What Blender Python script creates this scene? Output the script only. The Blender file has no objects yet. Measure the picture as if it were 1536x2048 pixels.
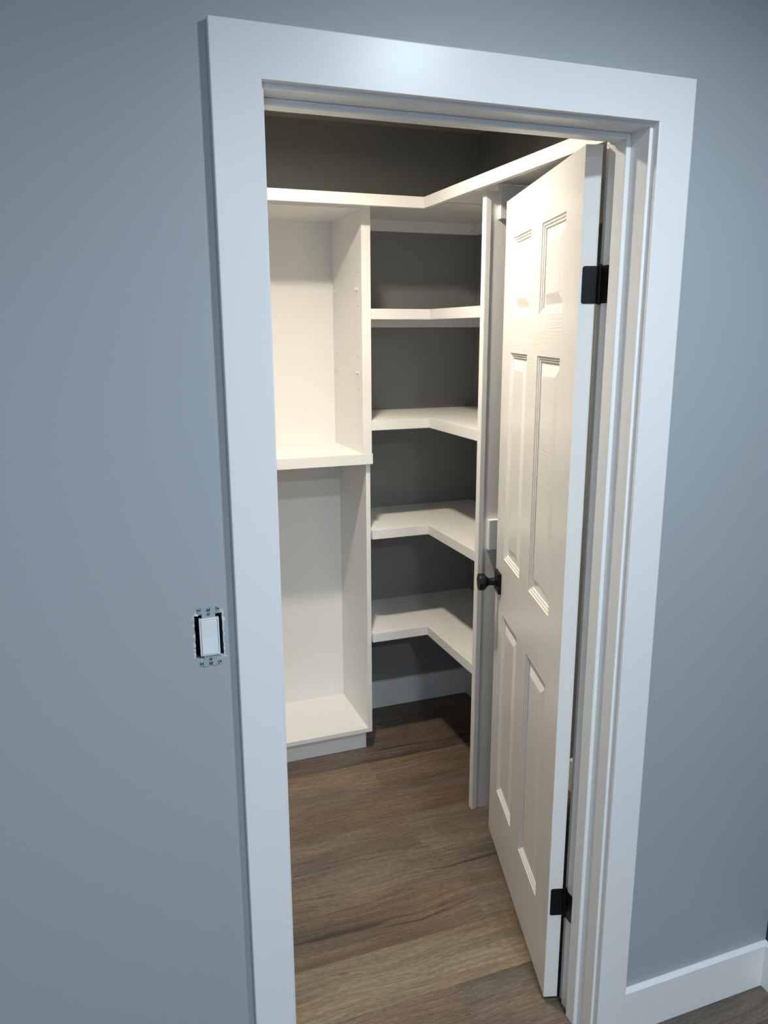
import bpy, bmesh, math, random
from mathutils import Vector, Matrix, noise

scene = bpy.context.scene
COL = scene.collection
random.seed(7)

# ------------------------------------------------------------------ camera
CAM_LOC = (-0.285, -1.2908, 1.6825)
CAM_YAW, CAM_PITCH, CAM_ROLL = math.radians(20.329), math.radians(-12.997), math.radians(-0.231)
FOCAL_PX = 1564.6                                   # for a 1536 x 2048 frame

fw = Vector((math.sin(CAM_YAW) * math.cos(CAM_PITCH), math.cos(CAM_YAW) * math.cos(CAM_PITCH), math.sin(CAM_PITCH)))
rt0 = Vector((math.cos(CAM_YAW), -math.sin(CAM_YAW), 0))
up0 = rt0.cross(fw)
rt = rt0 * math.cos(CAM_ROLL) + up0 * math.sin(CAM_ROLL)
up = -rt0 * math.sin(CAM_ROLL) + up0 * math.cos(CAM_ROLL)
cam_data = bpy.data.cameras.new('camera')
cam_data.sensor_fit = 'VERTICAL'
cam_data.sensor_height = 36.0
cam_data.lens = FOCAL_PX / 2048 * 36.0
cam_data.clip_start = 0.02
cam = bpy.data.objects.new('camera', cam_data)
COL.objects.link(cam)
cam.matrix_world = Matrix(((rt.x, up.x, -fw.x, CAM_LOC[0]), (rt.y, up.y, -fw.y, CAM_LOC[1]),
                           (rt.z, up.z, -fw.z, CAM_LOC[2]), (0, 0, 0, 1)))
scene.camera = cam

# ------------------------------------------------------------------ light and exposure
scene.view_settings.view_transform = 'Standard'
scene.view_settings.look = 'None'
scene.view_settings.gamma = 1.0
scene.view_settings.use_curve_mapping = False
scene.view_settings.exposure = 0.14

world = bpy.data.worlds.new('sky')
scene.world = world
world.use_nodes = True
world.node_tree.nodes['Background'].inputs[0].default_value = (0.55, 0.72, 1.0, 1)
world.node_tree.nodes['Background'].inputs[1].default_value = 1.0

DOWNLIGHT_W = 18.0            # cool recessed ceiling lamp by the doorway; also scales the added one
DOWNLIGHT_COL = (0.79, 0.905, 0.98)
WINDOW_W = 10.0               # daylight through the window behind the camera
WINDOW_COL = (0.58, 0.76, 1.0)
CLOSET_LAMP = 475.0           # lens of the warm flush ceiling lamp of the closet
CLOSET_COL = (1.0, 0.89, 0.72)
CLOSET_BEAM_W = 4.8          # downward beam of the same lamp

# ------------------------------------------------------------------ measurements (metres)
W = 0.718           # clear width between the side jambs
H = 2.047           # underside of the head jamb
JD = 0.1224         # depth of the jamb = thickness of the wall
CW = 0.0772         # casing width
RV = 0.006          # casing reveal
CEIL = 2.467
XR_ROOM = 1.2548    # right wall of the room
D = 1.826           # back wall of the closet
XRC = 1.2904        # right wall of the closet
XLC = -0.53         # left wall of the closet
X_LEFT, Y_REAR = -2.5, -3.4
BB_H = 0.126

# ------------------------------------------------------------------ materials
def principled(name, color, rough=0.5, metallic=0.0, spec=0.5):
    m = bpy.data.materials.new(name)
    m.use_nodes = True
    b = m.node_tree.nodes['Principled BSDF']
    b.inputs['Base Color'].default_value = (*color, 1)
    b.inputs['Roughness'].default_value = rough
    b.inputs['Metallic'].default_value = metallic
    b.inputs['Specular IOR Level'].default_value = spec
    return m

def add_bump(m, scale, strength, dist=0.001, stretch=(1, 1, 1), detail=3.0):
    nt = m.node_tree
    b = nt.nodes['Principled BSDF']
    tc = nt.nodes.new('ShaderNodeTexCoord')
    mp = nt.nodes.new('ShaderNodeMapping')
    mp.inputs['Scale'].default_value = stretch
    n = nt.nodes.new('ShaderNodeTexNoise')
    n.inputs['Scale'].default_value = scale
    n.inputs['Detail'].default_value = detail
    bp = nt.nodes.new('ShaderNodeBump')
    bp.inputs['Strength'].default_value = strength
    bp.inputs['Distance'].default_value = dist
    nt.links.new(tc.outputs['Object'], mp.inputs['Vector'])
    nt.links.new(mp.outputs['Vector'], n.inputs['Vector'])
    nt.links.new(n.outputs['Fac'], bp.inputs['Height'])
    nt.links.new(bp.outputs['Normal'], b.inputs['Normal'])
    return n

def paint(name, color, rough, amount=0.03):
    """rolled wall paint: faint mottling and orange-peel relief"""
    m = principled(name, color, rough, spec=0.4)
    n = add_bump(m, 260, 0.12, 0.0006)
    nt = m.node_tree
    big = nt.nodes.new('ShaderNodeTexNoise')
    big.inputs['Scale'].default_value = 2.2
    big.inputs['Detail'].default_value = 5
    tc = [x for x in nt.nodes if x.type == 'TEX_COORD'][0]
    nt.links.new(tc.outputs['Object'], big.inputs['Vector'])
    mr = nt.nodes.new('ShaderNodeMapRange')
    mr.inputs['To Min'].default_value = 1 - amount
    mr.inputs['To Max'].default_value = 1 + amount
    nt.links.new(big.outputs['Fac'], mr.inputs['Value'])
    mul = nt.nodes.new('ShaderNodeVectorMath')
    mul.operation = 'SCALE'
    mul.inputs[0].default_value = color
    nt.links.new(mr.outputs['Result'], mul.inputs['Scale'])
    nt.links.new(mul.outputs['Vector'], nt.nodes['Principled BSDF'].inputs['Base Color'])
    return m

M = {}
M['wall'] = paint('blue_grey_wall_paint', (0.395, 0.430, 0.450), 0.5)
M['closet_wall'] = paint('shaded_closet_paint', (0.245, 0.247, 0.240), 0.55)  # bedroom wall paint with the closet's dimness darkened into its colour
M['navy'] = paint('navy_wall_paint', (0.012, 0.035, 0.085), 0.5)
M['ceiling'] = paint('ceiling_paint', (0.78, 0.77, 0.74), 0.8, 0.02)
M['closet_ceiling'] = paint('beige_closet_ceiling', (0.50, 0.465, 0.40), 0.9, 0.06)  # darker and more beige than the bedroom ceiling
M['trim'] = principled('white_semigloss_trim', (0.86, 0.862, 0.858), 0.32, spec=0.4)
add_bump(M['trim'], 350, 0.02, 0.0003)
M['board'] = principled('white_shelf_board', (0.83, 0.825, 0.81), 0.42)
add_bump(M['board'], 300, 0.04, 0.0004)
M['melamine'] = principled('white_melamine', (0.85, 0.845, 0.83), 0.38)
add_bump(M['melamine'], 400, 0.04, 0.0003)
M['black'] = principled('matt_black_metal', (0.005, 0.005, 0.007), 0.42, 0.0, spec=0.25)
add_bump(M['black'], 500, 0.05, 0.0002)
M['hole'] = principled('drilled_hole', (0.12, 0.11, 0.10), 0.9)
M['plastic'] = principled('white_switch_plastic', (0.80, 0.83, 0.84), 0.25)
M['yoke'] = principled('painted_metal_yoke', (0.36, 0.42, 0.45), 0.45)
M['switch_box'] = principled('dark_blue_wall_box', (0.012, 0.016, 0.022), 0.6)
M['plaster'] = principled('broken_drywall', (0.62, 0.64, 0.63), 0.95)
add_bump(M['plaster'], 900, 0.6, 0.001)
M['steel'] = principled('screw_steel', (0.25, 0.28, 0.31), 0.4, 0.8)
M['pin'] = principled('shelf_pin', (0.78, 0.76, 0.72), 0.35)
M['glass'] = principled('window_pane', (0.9, 0.95, 1.0), 0.02)
M['glass'].node_tree.nodes['Principled BSDF'].inputs['Transmission Weight'].default_value = 1.0
M['underlay'] = principled('floor_underlay', (0.05, 0.045, 0.04), 0.9)

def emission(name, color, strength):
    m = bpy.data.materials.new(name)
    m.use_nodes = True
    nt = m.node_tree
    nt.nodes.remove(nt.nodes['Principled BSDF'])
    e = nt.nodes.new('ShaderNodeEmission')
    e.inputs[0].default_value = (*color, 1)
    e.inputs[1].default_value = strength
    nt.links.new(e.outputs[0], nt.nodes['Material Output'].inputs[0])
    return m

def door_paint():
    """semi-gloss white with moulded wood-grain relief: upright on the stiles, level on the rails"""
    m = principled('white_moulded_door_skin', (0.85, 0.84, 0.815), 0.22)
    nt = m.node_tree
    b = nt.nodes['Principled BSDF']
    tc = nt.nodes.new('ShaderNodeTexCoord')
    sep = nt.nodes.new('ShaderNodeSeparateXYZ')
    nt.links.new(tc.outputs['Object'], sep.inputs[0])
    ns = []
    for sc in ((4, 1, 150), (170, 1, 5)):
        mp = nt.nodes.new('ShaderNodeMapping')
        mp.inputs['Scale'].default_value = sc
        n = nt.nodes.new('ShaderNodeTexNoise')
        n.inputs['Scale'].default_value = 1.0
        n.inputs['Detail'].default_value = 2.0
        n.inputs['Distortion'].default_value = 1.2
        nt.links.new(tc.outputs['Object'], mp.inputs['Vector'])
        nt.links.new(mp.outputs['Vector'], n.inputs['Vector'])
        ns.append(n)
    ab = nt.nodes.new('ShaderNodeMath'); ab.operation = 'ABSOLUTE'
    nt.links.new(sep.outputs['X'], ab.inputs[0])
    gt = nt.nodes.new('ShaderNodeMath'); gt.operation = 'GREATER_THAN'
    gt.inputs[1].default_value = 0.245
    nt.links.new(ab.outputs[0], gt.inputs[0])
    mx = nt.nodes.new('ShaderNodeMix')
    nt.links.new(gt.outputs[0], mx.inputs['Factor'])
    nt.links.new(ns[0].outputs['Fac'], mx.inputs[2])
    nt.links.new(ns[1].outputs['Fac'], mx.inputs[3])
    bp = nt.nodes.new('ShaderNodeBump')
    bp.inputs['Strength'].default_value = 0.4
    bp.inputs['Distance'].default_value = 0.0012
    nt.links.new(mx.outputs[0], bp.inputs['Height'])
    nt.links.new(bp.outputs['Normal'], b.inputs['Normal'])
    return m
M['door'] = door_paint()

def wood():
    """vinyl oak planks: the plank's own tone comes from the object colour, the grain from stretched noise"""
    m = principled('weathered_oak_plank', (0.15, 0.12, 0.09), 0.42, spec=0.35)
    nt = m.node_tree
    L = nt.links.new
    b = nt.nodes['Principled BSDF']
    tc = nt.nodes.new('ShaderNodeTexCoord')
    oi = nt.nodes.new('ShaderNodeObjectInfo')
    mulr = nt.nodes.new('ShaderNodeMath'); mulr.operation = 'MULTIPLY'; mulr.inputs[1].default_value = 37.0
    L(oi.outputs['Random'], mulr.inputs[0])
    comb = nt.nodes.new('ShaderNodeCombineXYZ')
    for k in range(3): L(mulr.outputs[0], comb.inputs[k])
    add = nt.nodes.new('ShaderNodeVectorMath'); add.operation = 'ADD'
    L(tc.outputs['Object'], add.inputs[0]); L(comb.outputs[0], add.inputs[1])
    # a slow warp makes the grain wander
    warp = nt.nodes.new('ShaderNodeTexNoise')
    warp.inputs['Scale'].default_value = 3.0
    warp.inputs['Detail'].default_value = 2.0
    L(add.outputs[0], warp.inputs['Vector'])
    sub = nt.nodes.new('ShaderNodeVectorMath'); sub.operation = 'SUBTRACT'; sub.inputs[1].default_value = (.5, .5, .5)
    L(warp.outputs['Color'], sub.inputs[0])
    scl = nt.nodes.new('ShaderNodeVectorMath'); scl.operation = 'MULTIPLY'; scl.inputs[1].default_value = (0.05, 0.07, 0)
    L(sub.outputs[0], scl.inputs[0])
    vec = nt.nodes.new('ShaderNodeVectorMath'); vec.operation = 'ADD'
    L(add.outputs[0], vec.inputs[0]); L(scl.outputs[0], vec.inputs[1])
    def nz(sx, sy, detail=4.0, rough=0.6, off=0.0):
        mp = nt.nodes.new('ShaderNodeMapping')
        mp.inputs['Scale'].default_value = (sx, sy, 1)
        mp.inputs['Location'].default_value = (off, off, off)
        n = nt.nodes.new('ShaderNodeTexNoise')
        n.inputs['Scale'].default_value = 1
        n.inputs['Detail'].default_value = detail
        n.inputs['Roughness'].default_value = rough
        L(vec.outputs[0], mp.inputs['Vector']); L(mp.outputs[0], n.inputs['Vector'])
        return n.outputs['Fac']
    def ramp(v, lo, hi, a, bb):
        r = nt.nodes.new('ShaderNodeMapRange')
        r.inputs['From Min'].default_value = lo; r.inputs['From Max'].default_value = hi
        r.inputs['To Min'].default_value = a; r.inputs['To Max'].default_value = bb
        L(v, r.inputs['Value'])
        return r.outputs['Result']
    def mult(a, c):
        x = nt.nodes.new('ShaderNodeMath'); x.operation = 'MULTIPLY'
        L(a, x.inputs[0]); L(c, x.inputs[1]); return x.outputs[0]
    broad = ramp(nz(1.6, 9, 3), 0.3, 0.7, 0.68, 1.26)
    fine = ramp(nz(5, 120, 5, 0.7, 3.1), 0.3, 0.7, 0.66, 1.28)
    speck = ramp(nz(60, 260, 2, 0.6, 5.7), 0.3, 0.7, 0.76, 1.2)
    crack = ramp(nz(1.1, 26, 2.5, 0.45, 9.3), 0.655, 0.70, 1.0, 0.50)
    knot = ramp(nz(7, 26, 2, 0.5, 13.7), 0.70, 0.78, 1.0, 0.55)
    k = mult(mult(mult(broad, fine), mult(speck, crack)), knot)
    # warm and grey streaks inside one plank
    tone = nz(1.3, 7, 3, 0.5, 21.0)
    mix = nt.nodes.new('ShaderNodeMix'); mix.data_type = 'RGBA'; mix.blend_type = 'MULTIPLY'
    mix.inputs['Factor'].default_value = 1.0
    tr = nt.nodes.new('ShaderNodeValToRGB')
    tr.color_ramp.elements[0].position = 0.35; tr.color_ramp.elements[0].color = (0.90, 0.98, 1.04, 1)
    tr.color_ramp.elements[1].position = 0.65; tr.color_ramp.elements[1].color = (1.08, 1.0, 0.92, 1)
    L(tone, tr.inputs[0])
    L(oi.outputs['Color'], mix.inputs[6]); L(tr.outputs[0], mix.inputs[7])
    out = nt.nodes.new('ShaderNodeVectorMath'); out.operation = 'SCALE'
    L(mix.outputs[2], out.inputs[0]); L(k, out.inputs['Scale'])
    L(out.outputs[0], b.inputs['Base Color'])
    bp = nt.nodes.new('ShaderNodeBump')
    bp.inputs['Strength'].default_value = 0.35; bp.inputs['Distance'].default_value = 0.0008
    L(mult(fine, crack), bp.inputs['Height'])
    L(bp.outputs['Normal'], b.inputs['Normal'])
    return m
M['wood'] = wood()

# ------------------------------------------------------------------ helpers
OFF = {}      # world (or root-local) offset of each object's origin

def add_box(bm, x0, x1, y0, y1, z0, z1):
    vs = [bm.verts.new((x, y, z)) for z in (z0, z1) for y in (y0, y1) for x in (x0, x1)]
    for f in ((0, 2, 3, 1), (4, 5, 7, 6), (0, 1, 5, 4), (2, 6, 7, 3), (0, 4, 6, 2), (1, 3, 7, 5)):
        bm.faces.new([vs[i] for i in f])
    return bm

def add_prism(bm, poly, axis, a0, a1):
    """poly: 2-D outline, extruded along axis (0 x, 1 y, 2 z) from a0 to a1"""
    def P(p, a):
        if axis == 2: return (p[0], p[1], a)
        if axis == 0: return (a, p[0], p[1])
        return (p[0], a, p[1])
    lo = [bm.verts.new(P(p, a0)) for p in poly]
    hi = [bm.verts.new(P(p, a1)) for p in poly]
    n = len(poly)
    for i in range(n):
        bm.faces.new((lo[i], lo[(i + 1) % n], hi[(i + 1) % n], hi[i]))
    bm.faces.new(lo); bm.faces.new(hi)
    return bm

def add_lathe(bm, prof, axis, center, seg=40):
    """prof: (distance along axis, radius); axis a unit Vector"""
    ax = Vector(axis).normalized()
    e1 = ax.orthogonal().normalized(); e2 = ax.cross(e1)
    rings = []
    for d, r in prof:
        if r < 1e-6:
            rings.append([bm.verts.new(Vector(center) + ax * d)])
        else:
            rings.append([bm.verts.new(Vector(center) + ax * d + (e1 * math.cos(t) + e2 * math.sin(t)) * r)
                          for t in [2 * math.pi * i / seg for i in range(seg)]])
    for A, B in zip(rings, rings[1:]):
        for i in range(seg):
            j = (i + 1) % seg
            if len(A) == 1 and len(B) == 1: continue
            if len(A) == 1: bm.faces.new((A[0], B[i], B[j]))
            elif len(B) == 1: bm.faces.new((A[i], A[j], B[0]))
            else: bm.faces.new((A[i], A[j], B[j], B[i]))
    for R_ in (rings[0], rings[-1]):
        if len(R_) > 2: bm.faces.new(R_)
    return bm

def obj(name, bm, mat, parent=None, bevel=0.0, smooth=False, seg=2):
    bmesh.ops.recalc_face_normals(bm, faces=bm.faces[:])
    if bevel:
        es = [e for e in bm.edges if len(e.link_faces) == 2 and e.calc_face_angle(0) > 0.6]
        bmesh.ops.bevel(bm, geom=es, offset=bevel, segments=seg, profile=0.5, affect='EDGES', clamp_overlap=True)
    lo = Vector([min(v.co[k] for v in bm.verts) for k in range(3)])
    hi = Vector([max(v.co[k] for v in bm.verts) for k in range(3)])
    c = Vector(((lo.x + hi.x) / 2, (lo.y + hi.y) / 2, lo.z))
    if parent is not None: c.z = (lo.z + hi.z) / 2
    for v in bm.verts: v.co -= c
    me = bpy.data.meshes.new(name)
    bm.to_mesh(me); bm.free()
    if smooth:
        for p in me.polygons: p.use_smooth = True
        me.set_sharp_from_angle(angle=math.radians(35))
    me.materials.append(mat)
    o = bpy.data.objects.new(name, me)
    COL.objects.link(o)
    o.location = c
    if parent is not None:
        o.parent = parent
        o.location = c - OFF[parent.name]
    OFF[o.name] = c
    return o

def bx(name, x0, x1, y0, y1, z0, z1, mat, parent=None, bevel=0.0012):
    return obj(name, add_box(bmesh.new(), x0, x1, y0, y1, z0, z1), mat, parent, bevel)

def empty(name, loc=(0, 0, 0), rotz=0.0, local=False):
    o = bpy.data.objects.new(name, None)
    o.empty_display_size = 0.1
    COL.objects.link(o)
    o.location = loc
    o.rotation_euler = (0, 0, rotz)
    OFF[o.name] = Vector((0, 0, 0)) if local else Vector(loc)
    return o

def tag(o, label=None, cat=None, group=None, kind=None):
    if label: o['label'] = label
    if cat: o['category'] = cat
    if group: o['group'] = group
    if kind: o['kind'] = kind
    return o

def struct(o, label, cat='structure'):
    return tag(o, label, cat, kind='structure')

def wall_panel(name, us, zs, holes, axis, t0, t1, mat):
    """one wall mesh: grid of cells in (u, z), cells in holes left open, thickness t0..t1"""
    bm = bmesh.new()
    vc = {}
    def V(u, z, t):
        k = (round(u, 5), round(z, 5), round(t, 5))
        if k not in vc:
            vc[k] = bm.verts.new((u, t, z) if axis == 'y' else (t, u, z))
        return vc[k]
    def solid(i, j):
        return 0 <= i < len(us) - 1 and 0 <= j < len(zs) - 1 and (i, j) not in holes
    for i in range(len(us) - 1):
        for j in range(len(zs) - 1):
            if not solid(i, j): continue
            u0, u1, z0, z1 = us[i], us[i + 1], zs[j], zs[j + 1]
            for t in (t0, t1):
                bm.faces.new((V(u0, z0, t), V(u1, z0, t), V(u1, z1, t), V(u0, z1, t)))
            for (di, dj, a, b_) in ((-1, 0, (u0, z0), (u0, z1)), (1, 0, (u1, z0), (u1, z1)),
                                    (0, -1, (u0, z0), (u1, z0)), (0, 1, (u0, z1), (u1, z1))):
                if not solid(i + di, j + dj):
                    bm.faces.new((V(*a, t0), V(*b_, t0), V(*b_, t1), V(*a, t1)))
    return obj(name, bm, mat)

# ------------------------------------------------------------------ room shell
JT = 0.018          # jamb board thickness
SW_X, SW_Z = -0.1282, 1.1727          # centre of the light switch
HX0, HX1, HZ0, HZ1 = -0.1530, -0.1045, 1.1335, 1.2125   # hole in the drywall

us = [X_LEFT, HX0, HX1, -JT, W + JT, XRC + 0.1]
zs = [0, HZ0, HZ1, H + JT, CEIL]
struct(wall_panel('wall_back', us, zs, {(1, 1), (3, 0), (3, 1), (3, 2)}, 'y', 0.0, JD, M['wall']),
       'blue-grey painted wall around the closet doorway', 'wall')
struct(bx('wall_right', XR_ROOM, XR_ROOM + 0.1, Y_REAR, 0, 0, CEIL, M['navy'], bevel=0),
       'navy blue wall meeting the doorway wall at the corner', 'wall')
struct(bx('wall_left', X_LEFT - 0.1, X_LEFT, Y_REAR, JD, 0, CEIL, M['wall'], bevel=0),
       'blue-grey wall at the far side of the bedroom', 'wall')
struct(wall_panel('wall_rear', [X_LEFT - 0.1, -2.2, -0.4, XR_ROOM + 0.1], [0, 0.75, 2.1, CEIL], {(1, 1)}, 'y', Y_REAR - 0.1, Y_REAR, M['wall']),
       'blue-grey wall with the bedroom window', 'wall')
struct(bx('wall_closet_back', XLC - 0.1, XRC + 0.1, D, D + 0.1, 0, CEIL, M['closet_wall'], bevel=0),
       'grey wall behind the corner shelves in the closet', 'wall')
struct(bx('wall_closet_right', XRC, XRC + 0.1, JD, D, 0, CEIL, M['closet_wall'], bevel=0),
       'grey closet side wall behind the open door', 'wall')
struct(bx('wall_closet_left', XLC - 0.1, XLC, JD, D, 0, CEIL, M['closet_wall'], bevel=0),
       'grey closet side wall beyond the tall cabinet', 'wall')
struct(bx('ceiling', X_LEFT - 0.1, XRC + 0.1, Y_REAR - 0.1, JD / 2, CEIL, CEIL + 0.1, M['ceiling'], bevel=0),
       'white ceiling over the bedroom', 'ceiling')
struct(bx('ceiling_closet', XLC - 0.1, XRC + 0.1, JD / 2, D + 0.1, CEIL, CEIL + 0.1, M['closet_ceiling'], bevel=0),
       'beige ceiling over the closet', 'ceiling')

# floor and its planks
floor = struct(bx('floor', X_LEFT - 0.1, XRC + 0.1, Y_REAR - 0.1, D + 0.1, -0.05, -0.008, M['underlay'], bevel=0),
               'weathered brown wood-look plank floor', 'floor')
ROW = 0.185
Y_SEAM = 0.455
TONES = [(0.145, 0.110, 0.083), (0.125, 0.104, 0.080), (0.165, 0.132, 0.100), (0.130, 0.098, 0.075), (0.120, 0.106, 0.086)]
JOINT = {-4: 0.30, -3: 0.93, -2: 0.486, -1: 0.02, 0: 0.683, 1: -0.12, 2: 0.636, 3: 1.18, 4: 0.628, 5: 0.05, 6: 0.9, 7: 0.35}
TONE_AT = {   # (row, left or right of the joint that shows)
    (-2, 0): (0.150, 0.118, 0.090), (-2, 1): (0.118, 0.104, 0.087),
    (-1, 1): (0.205, 0.166, 0.112), (-1, 0): (0.19, 0.155, 0.11),
    (0, 0): (0.135, 0.101, 0.078), (0, 1): (0.138, 0.113, 0.087),
    (1, 1): (0.132, 0.114, 0.090), (1, 0): (0.132, 0.114, 0.090),
    (2, 0): (0.140, 0.118, 0.091), (2, 1): (0.137, 0.120, 0.096),
    (3, 0): (0.140, 0.104, 0.080), (3, 1): (0.14, 0.104, 0.08),
    (4, 0): (0.185, 0.150, 0.112), (4, 1): (0.165, 0.130, 0.098),
    (5, 0): (0.125, 0.098, 0.076), (5, 1): (0.118, 0.094, 0.074),
    (-3, 0): (0.145, 0.115, 0.088), (-3, 1): (0.13, 0.112, 0.092),
}
r0 = int(math.floor((Y_REAR - Y_SEAM) / ROW)); r1 = int(math.ceil((D - Y_SEAM) / ROW))
for r in range(r0, r1):
    ya, yb = max(Y_SEAM + r * ROW, Y_REAR), min(Y_SEAM + (r + 1) * ROW, D)
    j0 = JOINT.get(r, random.uniform(0, 1.22))
    cuts = sorted({X_LEFT, XRC + 0.05} | {j0 + 1.22 * k for k in range(-4, 3) if X_LEFT + 0.05 < j0 + 1.22 * k < XRC})
    for xa, xb in zip(cuts, cuts[1:]):
        p = bx('floor_plank', xa, xb, ya, yb, -0.008, 0.0, M['wood'], floor, bevel=0.0006)
        side = 0 if abs(xb - j0) < 1e-6 else (1 if abs(xa - j0) < 1e-6 else None)
        c = TONE_AT.get((r, side), random.choice(TONES)) if side is not None else random.choice(TONES)
        p.color = (*[k_ * (0.85 * q + 0.15 * 0.118) for k_, q in zip((1.17, 1.06, 0.99), c)], 1)

# baseboards with a stepped top edge
def baseboard(name, horiz, fixed, a0, a1, sgn, label, h=BB_H):
    """runs along x (horiz) or y; fixed = wall plane; sgn = side of the wall it stands on"""
    t = 0.014
    prof = [(0, 0), (t, 0), (t, h - 0.0045), (t - 0.002, h - 0.0025), (0.006, h - 0.0008), (0.004, h), (0, h)]
    bm = bmesh.new()
    poly = [(fixed + sgn * q, z) for q, z in prof]
    if horiz: add_prism(bm, poly, 0, a0, a1)
    else: add_prism(bm, poly, 1, a0, a1)
    return struct(obj(name, bm, M['trim']), label, 'baseboard')

CX0, CX1 = -RV - CW, W + RV + CW
baseboard('baseboard_back_right', True, 0.0, CX1, XR_ROOM, -1, 'white baseboard between door casing and navy wall')
baseboard('baseboard_back_left', True, 0.0, X_LEFT, CX0, -1, 'white baseboard under the light switch')
baseboard('baseboard_right', False, XR_ROOM, Y_REAR, -0.014, -1, 'white baseboard along the navy wall')
baseboard('baseboard_closet_back', True, D, 0.70, XRC - 0.014, -1, 'white baseboard under the closet corner shelves')
baseboard('baseboard_closet_right', False, XRC, 0.985, D - 0.0005, -1, 'white baseboard beside the corner shelves in the closet')
baseboard('baseboard_closet_side', False, XRC, JD + 0.02, 0.945, -1, 'white baseboard on closet wall behind the open door')

# door casing (room side), jamb with stops, closet-side casing
CT = 0.018
trim = struct(empty('trim_1', (W / 2, -CT / 2, 0)), 'wide flat white casing around the closet doorway', 'casing')
def casing(name, x0, x1, z0, z1, b):
    # b: bevel of (left, right, top) front edges; the joints between the three boards are filled and stay flush
    bm = add_box(bmesh.new(), x0, x1, -CT, 0, z0, z1)
    es = []
    for e in bm.edges:
        m_ = (e.verts[0].co + e.verts[1].co) / 2
        if m_.y > -CT + 1e-5: continue
        if (b[0] and abs(m_.x - x0) < 1e-5) or (b[1] and abs(m_.x - x1) < 1e-5) or (b[2] and abs(m_.z - z1) < 1e-5): es.append(e)
    bmesh.ops.bevel(bm, geom=es, offset=0.002, segments=2, profile=0.5, affect='EDGES')
    return obj(name, bm, M['trim'], trim)
casing('side_casing', CX0, -RV, 0, H + RV, (1, 1, 0))
casing('side_casing', W + RV, CX1, 0, H + RV, (1, 1, 0))
casing('head_casing', CX0, CX1, H + RV, H + RV + CW, (1, 1, 1))

STOP_T, SY0, SY1 = 0.011, 0.052, 0.0865
jamb = struct(empty('trim_2', (W / 2, JD / 2, 0)), 'white door jamb with stop strips lining the closet doorway', 'jamb')
bx('side_jamb', -JT, 0, 0, JD, 0, H + JT, M['trim'], jamb, 0.0015)
bx('side_jamb', W, W + JT, 0, JD, 0, H + JT, M['trim'], jamb, 0.0015)
bx('head_jamb', 0, W, 0, JD, H, H + JT, M['trim'], jamb, 0.0015)
bx('door_stop', 0, STOP_T, SY0, SY1, 0, H, M['trim'], jamb, 0.0025)
bx('door_stop', W - STOP_T, W, SY0, SY1, 0, H, M['trim'], jamb, 0.0025)
bx('door_stop', STOP_T, W - STOP_T, SY0, SY1, H - STOP_T, H, M['trim'], jamb, 0.0025)

trim3 = struct(empty('trim_3', (W / 2, JD + CT / 2, 0)), 'white casing around the doorway inside the closet', 'casing')
bx('side_casing', CX0, -RV, JD, JD + CT, 0, H + RV, M['trim'], trim3, 0.002)
bx('side_casing', W + RV, CX1, JD, JD + CT, 0, H + RV, M['trim'], trim3, 0.002)
bx('head_casing', CX0, CX1, JD, JD + CT, H + RV, 2.093, M['trim'], trim3, 0.002)

# window behind the camera: the daylight of the room
win = struct(empty('window_1', (-1.3, Y_REAR - 0.05, 0.75)), 'white framed bedroom window', 'window')
for a in ((-2.2, -2.14, 0.75, 2.1), (-0.46, -0.4, 0.75, 2.1), (-2.14, -0.46, 0.75, 0.81), (-2.14, -0.46, 2.04, 2.1), (-1.33, -1.27, 0.81, 2.04)):
    bx('window_frame', a[0], a[1], Y_REAR - 0.08, Y_REAR - 0.02, a[2], a[3], M['trim'], win, 0.003)
wl = bpy.data.lights.new('daylight', 'AREA')
wl.shape = 'RECTANGLE'; wl.size = 1.68; wl.size_y = 1.23
wl.energy = WINDOW_W; wl.color = WINDOW_COL
wlo = bpy.data.objects.new('daylight', wl); COL.objects.link(wlo)
wlo.location = (-1.3, Y_REAR - 0.09, 1.425); wlo.rotation_euler = (math.radians(90), 0, 0)

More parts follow.
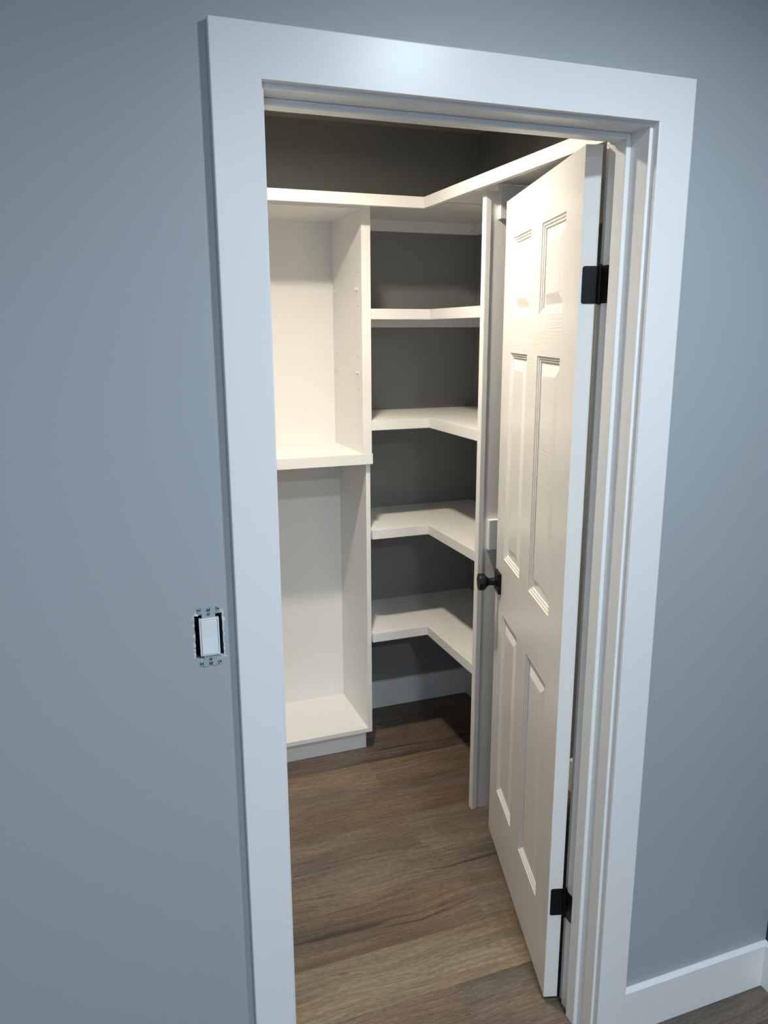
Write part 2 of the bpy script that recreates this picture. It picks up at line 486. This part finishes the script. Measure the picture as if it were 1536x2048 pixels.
# ------------------------------------------------------------------ the open six-panel door
TH = math.radians(106.43)
px, py = W - 0.001, JD + 0.006                       # hinge pin
c_, s_ = math.cos(-TH), math.sin(-TH)
def door_xy(a, b):
    lx, ly = -(0.005 + a), -(0.006 + b)
    return (px + c_ * lx - s_ * ly, py + s_ * lx + c_ * ly)
DW, DH, DT, DZ = 0.711, 2.032, 0.035, 0.012
ox, oy = door_xy(0, 0)
door = struct(empty('door_1', (ox, oy, DZ), math.pi - TH, local=True),
              'white six-panel door standing open into the closet', 'door')
PX = [(0.114, 0.311), (0.413, 0.610)]
PZ = [(0.206, 0.816), (0.994, 1.610), (1.710, 1.923)]
STEPS = [(0.0, 0.0), (0.002, 0.0032), (0.0065, 0.0036), (0.008, 0.0062), (0.0125, 0.0066), (0.014, 0.0098), (0.0185, 0.0102)]
def door_slab():
    bm = bmesh.new()
    xs = [0, PX[0][0], PX[0][1], PX[1][0], PX[1][1], DW]
    zz = [0, PZ[0][0], PZ[0][1], PZ[1][0], PZ[1][1], PZ[2][0], PZ[2][1], DH]
    for y, sg in ((DT, -1), (0.0, 1)):
        cache = {}
        def V(x, z, d=0.0):
            k = (round(x, 5), round(z, 5), round(d, 5))
            if k not in cache: cache[k] = bm.verts.new((x, y + sg * d, z))
            return cache[k]
        for i in range(5):
            for j in range(7):
                x0, x1, z0, z1 = xs[i], xs[i + 1], zz[j], zz[j + 1]
                if i in (1, 3) and j in (1, 3, 5):
                    for (i0, d0), (i1, d1) in zip(STEPS, STEPS[1:]):
                        A = [V(x0 + i0, z0 + i0, d0), V(x1 - i0, z0 + i0, d0), V(x1 - i0, z1 - i0, d0), V(x0 + i0, z1 - i0, d0)]
                        B = [V(x0 + i1, z0 + i1, d1), V(x1 - i1, z0 + i1, d1), V(x1 - i1, z1 - i1, d1), V(x0 + i1, z1 - i1, d1)]
                        for k in range(4):
                            bm.faces.new((A[k], A[(k + 1) % 4], B[(k + 1) % 4], B[k]))
                else:
                    bm.faces.new((V(x0, z0), V(x1, z0), V(x1, z1), V(x0, z1)))
        if y > 0: front = [V(0, 0), V(DW, 0), V(DW, DH), V(0, DH)]; fv = dict(cache)
        else: bv = dict(cache)
    def edge(pts):
        for p, q in zip(pts, pts[1:]):
            bm.faces.new((fv[p], fv[q], bv[q], bv[p]))
    rr = lambda v: round(v, 5)
    edge([(rr(x), 0.0, 0.0) for x in xs]); edge([(rr(x), rr(DH), 0.0) for x in xs])
    edge([(0.0, rr(z), 0.0) for z in zz]); edge([(rr(DW), rr(z), 0.0) for z in zz])
    return bm
obj('door_slab', door_slab(), M['door'], door)
for zA, zB in PZ:
    for xA, xB in PX:
        bm = bmesh.new()
        lv = []
        for ins, d in ((0.0186, 0.0102), (0.0215, 0.0102), (0.046, 0.0030), (0.049, 0.0026)):
            for y, sg in ((DT, -1), (0.0, 1)):
                lv.append([bm.verts.new((x, y + sg * d, z)) for x, z in
                           ((xA + ins, zA + ins), (xB - ins, zA + ins), (xB - ins, zB - ins), (xA + ins, zB - ins))])
        F, B = lv[0::2], lv[1::2]
        for S in (F, B):
            for A, C in zip(S, S[1:]):
                for k in range(4): bm.faces.new((A[k], A[(k + 1) % 4], C[(k + 1) % 4], C[k]))
            bm.faces.new(S[-1])
        for k in range(4): bm.faces.new((F[0][k], F[0][(k + 1) % 4], B[0][(k + 1) % 4], B[0][k]))
        obj('door_panel', bm, M['door'], door)

# knob with a square rose, on both faces
KA, KZ = 0.662, 0.905
for y0, sg in ((DT, 1), (0.0, -1)):
    ya, yb = sorted((y0, y0 + sg * 0.009))
    knob = obj('door_knob', add_lathe(bmesh.new(), [(0.009, 0.0165), (0.013, 0.0165), (0.016, 0.0125), (0.030, 0.0115), (0.036, 0.0135), (0.041, 0.0185),
               (0.046, 0.0245), (0.049, 0.0262), (0.063, 0.0268), (0.0655, 0.0258), (0.0668, 0.023), (0.0672, 0.0)], (0, sg, 0), (KA, y0, KZ)),
               M['black'], door, smooth=True)
    knob['label'] = 'matt black round door knob'
    bx('knob_rose', KA - 0.033, KA + 0.033, ya, yb, KZ - 0.033, KZ + 0.033, M['black'], knob, 0.0015)
latch = bx('latch_plate', DW, DW + 0.0015, 0.005, 0.030, KZ - 0.028, KZ + 0.028, M['black'], door, 0.0004)

# hinges: barrel on the pin, a leaf on the door edge and a leaf on the jamb
inv = Matrix.Rotation(-(math.pi - TH), 4, 'Z') @ Matrix.Translation((-ox, -oy, -DZ))
pin = inv @ Vector((px, py, 0))
for hz0, hz1 in ((1.737, 1.812), (0.257, 0.332)):
    z0, z1 = hz0 - DZ, hz1 - DZ
    bm = bmesh.new()
    kz = [z0 + (z1 - z0) * k / 5 for k in range(6)]
    for a, b_ in zip(kz, kz[1:]):
        add_lathe(bm, [(0, 0.0046), (b_ - a - 0.0008, 0.0046)], (0, 0, 1), (pin.x, pin.y, a), 20)
    add_lathe(bm, [(0, 0.004), (z1 - z0 + 0.004, 0.004), (z1 - z0 + 0.0055, 0.002)], (0, 0, 1), (pin.x, pin.y, z0 - 0.002), 16)
    hinge = obj('hinge', bm, M['black'], door, smooth=True)
    hinge['label'] = 'black steel butt hinge'
    # leaf on the door edge (local x = 0 plane), rounded corners towards the room face
    def rounded(y0, y1, za, zb, r, hi_side=True):
        pts = []
        for cy, cz, t0 in ((y1 - r, za + r, -90), (y1 - r, zb - r, 0)):
            for k in range(6):
                t = math.radians(t0 + 18 * k)
                pts.append((cy + r * math.cos(t), cz + r * math.sin(t)))
        return [(y0, za)] + pts + [(y0, zb)]
    obj('hinge_leaf', add_prism(bmesh.new(), rounded(-0.004, DT - 0.0055, z0, z1, 0.005), 0, -0.0016, 0.0), M['black'], hinge)
    for q, sy in ((0.2, 0.012), (0.5, 0.021), (0.8, 0.012)):
        obj('hinge_screw', add_lathe(bmesh.new(), [(0, 0.0032), (0.0004, 0.0030), (0.0005, 0.0)], (-1, 0, 0), (-0.0016, sy, z0 + q * (z1 - z0)), 14), M['black'], hinge)
    # leaf on the jamb, in the door's frame
    bm = add_prism(bmesh.new(), [(-p, z) for p, z in rounded(-(JD + 0.004), -(SY1 + 0.0005), hz0, hz1, 0.003)], 0, W - 0.0016, W - 0.0001)
    bm.transform(inv)
    obj('hinge_leaf', bm, M['black'], hinge)

# ------------------------------------------------------------------ closet: top shelf
SB = 0.0165         # shelf board thickness
FT = 0.019          # edging thickness
FH = 0.0372         # edging height
Z0 = 2.1334; X0F, Y0F = 0.844, 1.348
ts = tag(empty('top_shelf', (X0F + 0.2, Y0F + 0.2, Z0 - FH)), 'long white L-shaped top shelf running above cabinet, corner shelves and door', 'shelf')
bx('shelf_board', XLC, XRC, Y0F + FT, D, Z0 - SB, Z0, M['board'], ts, 0.0004)
bx('shelf_board', X0F + FT, XRC, JD, Y0F + FT - 0.001, Z0 - SB, Z0, M['board'], ts, 0.0004)
def mitred(name, x0, x1, y0, y1, z0, z1, parent, right):
    """edging board with a mitred inner end"""
    if right: poly = [(x0, y0), (x1, y0), (x1, y1 + (x1 - x0)), (x0, y1)]
    else: poly = [(x0, y0), (x1, y0), (x1 + (y1 - y0), y1), (x0, y1)]
    return obj(name, add_prism(bmesh.new(), poly, 2, z0, z1), M['board'], parent, 0.0012)
mitred('edging', XLC, X0F - 0.0002, Y0F, Y0F + FT, Z0 - FH, Z0, ts, False)
mitred('edging', X0F, X0F + FT, JD + 0.0185, Y0F - 0.0002, Z0 - FH, Z0, ts, True)
bx('cleat', 0.69, XRC - 0.02, D - 0.019, D, 2.074, Z0 - SB, M['board'], ts)
bx('cleat', XRC - 0.019, XRC, 0.985, D, 2.074, Z0 - SB, M['board'], ts)
bx('cleat', XRC - 0.019, XRC, JD, 0.950, 2.015, Z0 - SB, M['board'], ts)
bx('joint_batten', 0.905, XRC - 0.022, 1.325, 1.415, Z0 - SB - 0.008, Z0 - SB, M['board'], ts)

# ------------------------------------------------------------------ closet: four corner shelves
XF, YF = 0.915, 1.448
YDIV0, YDIV1 = 0.9560, 0.9735
CABX = 0.683
names = ['highest', 'second', 'third', 'lowest']
labels = ['white L-shaped corner shelf directly below the long top shelf',
          'white L-shaped corner shelf, second of four below the long top shelf',
          'white L-shaped corner shelf, third of four below the long top shelf',
          'lowest white L-shaped corner shelf, just above the closet floor']
for i, z in enumerate((1.7623, 1.360, 0.940, 0.5177)):
    cs = tag(empty('corner_shelf', (1.1, 1.6, z - FH)), labels[i], 'shelf', 'corner shelves in the closet')
    poly = [(CABX, YF + FT), (XF + FT, YF + FT), (XF + FT, YDIV1), (XRC, YDIV1), (XRC, D), (CABX, D)]
    obj('shelf_board', add_prism(bmesh.new(), poly, 2, z - SB, z), M['board'], cs, 0.0003)
    mitred('edging', CABX, XF - 0.0002, YF, YF + FT, z - FH, z, cs, False)
    mitred('edging', XF, XF + FT, YDIV1, YF - 0.0002, z - FH, z, cs, True)
    bx('cleat', CABX, XRC - 0.020, D - 0.019, D, z - SB - 0.047, z - SB, M['board'], cs)
    bx('cleat', XRC - 0.019, XRC, YDIV1 + 0.02, D, z - SB - 0.047, z - SB, M['board'], cs)

# ------------------------------------------------------------------ closet: divider at the end of the corner shelves
XS = 0.8787
dv = tag(empty('divider_panel', (1.0, 0.965, 0)), 'tall narrow white divider panel holding the corner shelf ends beside the door', 'panel')
bx('panel', XS + FT, XRC - 0.0142, YDIV0, YDIV1, 0, 2.0955, M['board'], dv, 0.0005)
bx('edge_strip', XS, XS + FT, 0.9515, 0.9770, 0, 2.0955, M['board'], dv, 0.0018)
bx('cleat', 0.921, XRC - 0.02, YDIV0 - 0.019, YDIV0, 2.014, 2.110, M['board'], dv, 0.0012)
bx('cleat', 0.911, 1.16, YDIV0 - 0.019, YDIV0, 0.972, 1.074, M['board'], dv, 0.0015)

# ------------------------------------------------------------------ closet: tall open cabinet, lower and upper unit
CXL = -0.30
YB = 1.806
low = tag(empty('lower_cabinet', (0.2, 1.65, 0)), 'tall open white wardrobe cabinet standing on a grey-shaded toe kick', 'cabinet')
YL = 1.470
bx('side_panel', 0.6655, CABX, YL, YB, 0.0843, 1.197, M['melamine'], low, 0.0006)
bx('side_panel', CXL, CXL + 0.0175, YL, YB, 0.0843, 1.197, M['melamine'], low, 0.0006)
bx('back_panel', CXL, CABX, YB, YB + 0.006, 0.0843, 1.197, M['melamine'], low, 0.0003)
bx('floor_panel', CXL + 0.0175, 0.6655, YL, YB, 0.0843, 0.1018, M['melamine'], low, 0.0006)
bx('toe_kick', CXL, 0.666, 1.500, 1.516, 0, 0.0843, M['melamine'], low, 0.0006)
for xa in (CXL + 0.002, 0.646):
    bx('base_side', xa, xa + 0.016, 1.516, YB, 0, 0.0843, M['melamine'], low, 0.0006)

upc = tag(empty('upper_cabinet', (0.2, 1.65, 1.197)), 'open white upper cabinet with shelf pins, set on the tall wardrobe cabinet', 'cabinet')
YU = 1.4495
bx('deck_panel', CXL, 0.6865, YU - 0.001, YB + 0.006, 1.197, 1.2365, M['melamine'], upc, 0.0008)
bx('side_panel', 0.6485, CABX, YU, YB, 1.2365, 2.1150, M['melamine'], upc, 0.0008)
bx('side_panel', CXL, CXL + 0.034, YU, YB, 1.2365, 2.1150, M['melamine'], upc, 0.0008)
bx('back_panel', CXL, CABX, YB, YB + 0.006, 1.2365, 2.1150, M['melamine'], upc, 0.0003)
bx('top_panel', CXL + 0.034, 0.6485, YU, YB, 2.0990, 2.1150, M['melamine'], upc, 0.0008)
for zp in (1.832, 1.534):
    for yp in (1.496, 1.762):
        for xw, sg in ((0.6485, -1), (CXL + 0.034, 1)):
            p = obj('shelf_pin', add_lathe(bmesh.new(), [(0, 0.0065), (0.002, 0.0065), (0.0025, 0.004), (0.013, 0.004), (0.0135, 0.003)], (sg, 0, 0), (xw, yp, zp), 16), M['pin'], upc, smooth=True)
            xa, xb = sorted((xw, xw + sg * 0.012))
            bx('pin_rest', xa, xb, yp - 0.005, yp + 0.005, zp + 0.0025, zp + 0.0045, M['pin'], p, 0.0004)
    for dz in (0.06, -0.06):
        for yp in (1.496, 1.762):
            obj('peg_hole', add_lathe(bmesh.new(), [(0, 0.0022), (0.0003, 0.0022), (0.0003, 0.0)], (-1, 0, 0), (0.6485, yp, zp + dz), 12), M['hole'], upc)

# ------------------------------------------------------------------ light switch without its cover plate
sw = tag(empty('light_switch', (SW_X, 0, SW_Z)), 'white rocker light switch without cover plate in a rough wall cutout', 'switch')
def ring_outline(cx, cz, w, h, r, n=5):
    pts = []
    for sx, sz, t0 in ((1, -1, -90), (1, 1, 0), (-1, 1, 90), (-1, -1, 180)):
        for k in range(n):
            t = math.radians(t0 + 90 * k / (n - 1))
            pts.append((cx + sx * (w / 2 - r) + r * math.cos(t), cz + sz * (h / 2 - r) + r * math.sin(t)))
    return pts
# metal box in the wall
bm = bmesh.new()
e = 0.0025
for a in ((HX0, HX0 + e, 0.012, 0.065, HZ0, HZ1), (HX1 - e, HX1, 0.012, 0.065, HZ0, HZ1), (HX0 + e, HX1 - e, 0.012, 0.065, HZ0, HZ0 + e),
          (HX0 + e, HX1 - e, 0.012, 0.065, HZ1 - e, HZ1), (HX0, HX1, 0.065, 0.0675, HZ0, HZ1)):
    add_box(bm, *a)
obj('wall_box', bm, M['switch_box'], sw)
bx('switch_body', SW_X - 0.0145, SW_X + 0.0145, 0.001, 0.045, SW_Z - 0.031, SW_Z + 0.031, M['switch_box'], sw, 0.001)
# yoke with plaster ears at both ends
for s in (1, -1):
    zc = SW_Z + s * 0.0455
    y_ = obj('yoke', add_prism(bmesh.new(), [(SW_X - 0.0115, SW_Z + s * 0.031), (SW_X + 0.0115, SW_Z + s * 0.031), (SW_X + 0.0115, SW_Z + s * 0.0425), (SW_X + 0.0185, SW_Z + s * 0.044),
            (SW_X + 0.0185, SW_Z + s * 0.0525), (SW_X + 0.011, SW_Z + s * 0.0545), (SW_X + 0.0035, SW_Z + s * 0.0545), (SW_X + 0.0025, SW_Z + s * 0.0515), (SW_X - 0.0025, SW_Z + s * 0.0515), (SW_X - 0.0035, SW_Z + s * 0.0545),
            (SW_X - 0.011, SW_Z + s * 0.0545), (SW_X - 0.0185, SW_Z + s * 0.0525), (SW_X - 0.0185, SW_Z + s * 0.044), (SW_X - 0.0115, SW_Z + s * 0.0425)], 1, -0.0016, -0.0004), M['yoke'], sw, 0.0003, seg=1)
    for dx, dz, r in ((0, 0.0485, 0.0034), (0, 0.0410, 0.0028)):
        scr = obj('screw', add_lathe(bmesh.new(), [(0, r), (0.0012, r * 0.95), (0.0016, r * 0.6), (0.0016, 0.0)], (0, -1, 0), (SW_X + dx, -0.0016, SW_Z + s * dz), 18), M['steel'], y_, smooth=True)
        bx('screw_slot', SW_X + dx - r * 0.8, SW_X + dx + r * 0.8, -0.0034, -0.0031, SW_Z + s * dz - 0.0004, SW_Z + s * dz + 0.0004, M['switch_box'], y_, 0)
    for dx in (-0.0135, 0.0135):
        # score line and notch of the break-off ears
        bx('ear_slot', SW_X + dx - 0.0006, SW_X + dx + 0.0006, -0.0020, -0.0015, SW_Z + s * 0.046, SW_Z + s * 0.0525, M['switch_box'], y_, 0)
        obj('ear_hole', add_lathe(bmesh.new(), [(0, 0.0016), (0.0003, 0.0016), (0.0003, 0.0)], (0, -1, 0), (SW_X + dx + math.copysign(0.0032, dx), -0.0016, SW_Z + s * 0.0485), 12), M['switch_box'], y_)
# white frame and rocker
bm = bmesh.new()
fw_, fh_ = 0.0335, 0.067
for a in ((-fw_ / 2, -fw_ / 2 + 0.0024, -fh_ / 2, fh_ / 2), (fw_ / 2 - 0.0024, fw_ / 2, -fh_ / 2, fh_ / 2),
          (-fw_ / 2 + 0.0024, fw_ / 2 - 0.0024, -fh_ / 2, -fh_ / 2 + 0.0024), (-fw_ / 2 + 0.0024, fw_ / 2 - 0.0024, fh_ / 2 - 0.0024, fh_ / 2)):
    add_box(bm, SW_X + a[0], SW_X + a[1], -0.0050, 0.003, SW_Z + a[2], SW_Z + a[3])
obj('switch_frame', bm, M['plastic'], sw, 0.0004)
rk = [(-0.0050, SW_Z + fh_ / 2 - 0.0030), (-0.0050, SW_Z), (-0.0066, SW_Z - fh_ / 2 + 0.0030), (0.002, SW_Z - fh_ / 2 + 0.0030), (0.002, SW_Z + fh_ / 2 - 0.0030)]
obj('rocker', add_prism(bmesh.new(), rk, 0, SW_X - fw_ / 2 + 0.0030, SW_X + fw_ / 2 - 0.0030), M['plastic'], sw, 0.0006)
# broken drywall paper around the cutout
rng = random.Random(3)
def ragged(pts_fn, n):
    bm = bmesh.new()
    inner, outer = [], []
    for k in range(n + 1):
        (x, z), (nx, nz) = pts_fn(k / n)
        w_ = rng.choice((0.0008, 0.0016, 0.003, 0.0045)) * rng.uniform(0.6, 1.1)
        inner.append((x - nx * rng.uniform(0.0002, 0.0012), z - nz * rng.uniform(0.0002, 0.0012)))
        outer.append((x + nx * w_, z + nz * w_))
    vi = [bm.verts.new((x, -0.0009 - rng.uniform(0, 0.0009), z)) for x, z in inner]
    vo = [bm.verts.new((x, -0.0002, z)) for x, z in outer]
    bi = [bm.verts.new((x, 0.004, z)) for x, z in inner]
    for k in range(n):
        bm.faces.new((vi[k], vi[k + 1], vo[k + 1], vo[k]))
        bm.faces.new((vi[k], bi[k], bi[k + 1], vi[k + 1]))
    return bm
chips = [lambda t: ((HX0, HZ0 - 0.002 + t * (HZ1 - HZ0 + 0.004)), (-1, 0)), lambda t: ((HX1, HZ0 - 0.002 + t * (HZ1 - HZ0 + 0.004)), (1, 0)),
         lambda t: ((HX0 + t * 0.011, HZ0), (0, -1)), lambda t: ((HX1 - 0.004 + t * 0.006, HZ1 + 0.002), (0.3, 1.6)), lambda t: ((HX1 - 0.012 + t * 0.012, HZ0 + 0.001), (0, -1.4)),
         lambda t: ((HX0 + t * 0.008, HZ1), (0, 1))]
for k, fn in enumerate(chips):
    obj('drywall_chip', ragged(fn, 22 if k < 2 else 6), M['plaster'], bpy.data.objects['wall_back'])

# ------------------------------------------------------------------ lamps
def downlight(x, y, label, energy):
    t = tag(empty('recessed_downlight', (x, y, CEIL - 0.004)), label, 'ceiling light', 'recessed ceiling lights of the bedroom')
    bm = bmesh.new()
    add_lathe(bm, [(0, 0.062), (0, 0.085), (0.004, 0.085), (0.004, 0.062)], (0, 0, 1), (x, y, CEIL - 0.004), 40)
    obj('trim_ring', bm, M['trim'], t)
    obj('lens', add_lathe(bmesh.new(), [(0, 0.0), (0, 0.061), (0.001, 0.061)], (0, 0, 1), (x, y, CEIL - 0.002), 32), emission('downlight_lens', DOWNLIGHT_COL, 20), t)
    l = bpy.data.lights.new('downlight_lamp', 'AREA')
    l.shape = 'DISK'; l.size = 0.12
    l.energy = energy; l.color = DOWNLIGHT_COL; l.spread = math.radians(170)
    lo = bpy.data.objects.new('downlight_lamp', l); COL.objects.link(lo)
    lo.parent = t; lo.location = (0, 0, -0.001)
downlight(0.60, -0.95, 'white recessed ceiling light close to the closet doorway', DOWNLIGHT_W)
downlight(0.12, -2.5, 'added unseen ceiling light by the bedroom window', 2.2 * DOWNLIGHT_W)  # lamp added out of view to even the light on the doorway wall

LX, LY, LZ = 0.345, 0.775, 2.385
lamp = tag(empty('flush_ceiling_lamp', (LX, LY, CEIL)), 'small white flush ceiling lamp inside the closet', 'lamp')
obj('housing', add_lathe(bmesh.new(), [(CEIL, 0.0), (CEIL, 0.075), (CEIL - 0.012, 0.075), (LZ + 0.02, 0.062), (LZ - 0.001, 0.060), (LZ - 0.001, 0.055), (LZ + 0.004, 0.055), (LZ + 0.004, 0.0)], (0, 0, 1), (LX, LY, 0), 40), M['plastic'], lamp, smooth=True)
obj('lens', add_lathe(bmesh.new(), [(LZ, 0.0), (LZ, 0.0545), (LZ + 0.003, 0.0545), (LZ + 0.003, 0.0)], (0, 0, 1), (LX, LY, 0), 32),
    emission('closet_lamp_lens', CLOSET_COL, CLOSET_LAMP), lamp)
cl = bpy.data.lights.new('closet_beam', 'AREA')
cl.shape = 'DISK'; cl.size = 0.10; cl.energy = CLOSET_BEAM_W; cl.color = CLOSET_COL; cl.spread = math.radians(125)
clo = bpy.data.objects.new('closet_beam', cl); COL.objects.link(clo)
clo.parent = lamp; clo.location = (0, 0, LZ - 0.002 - CEIL)
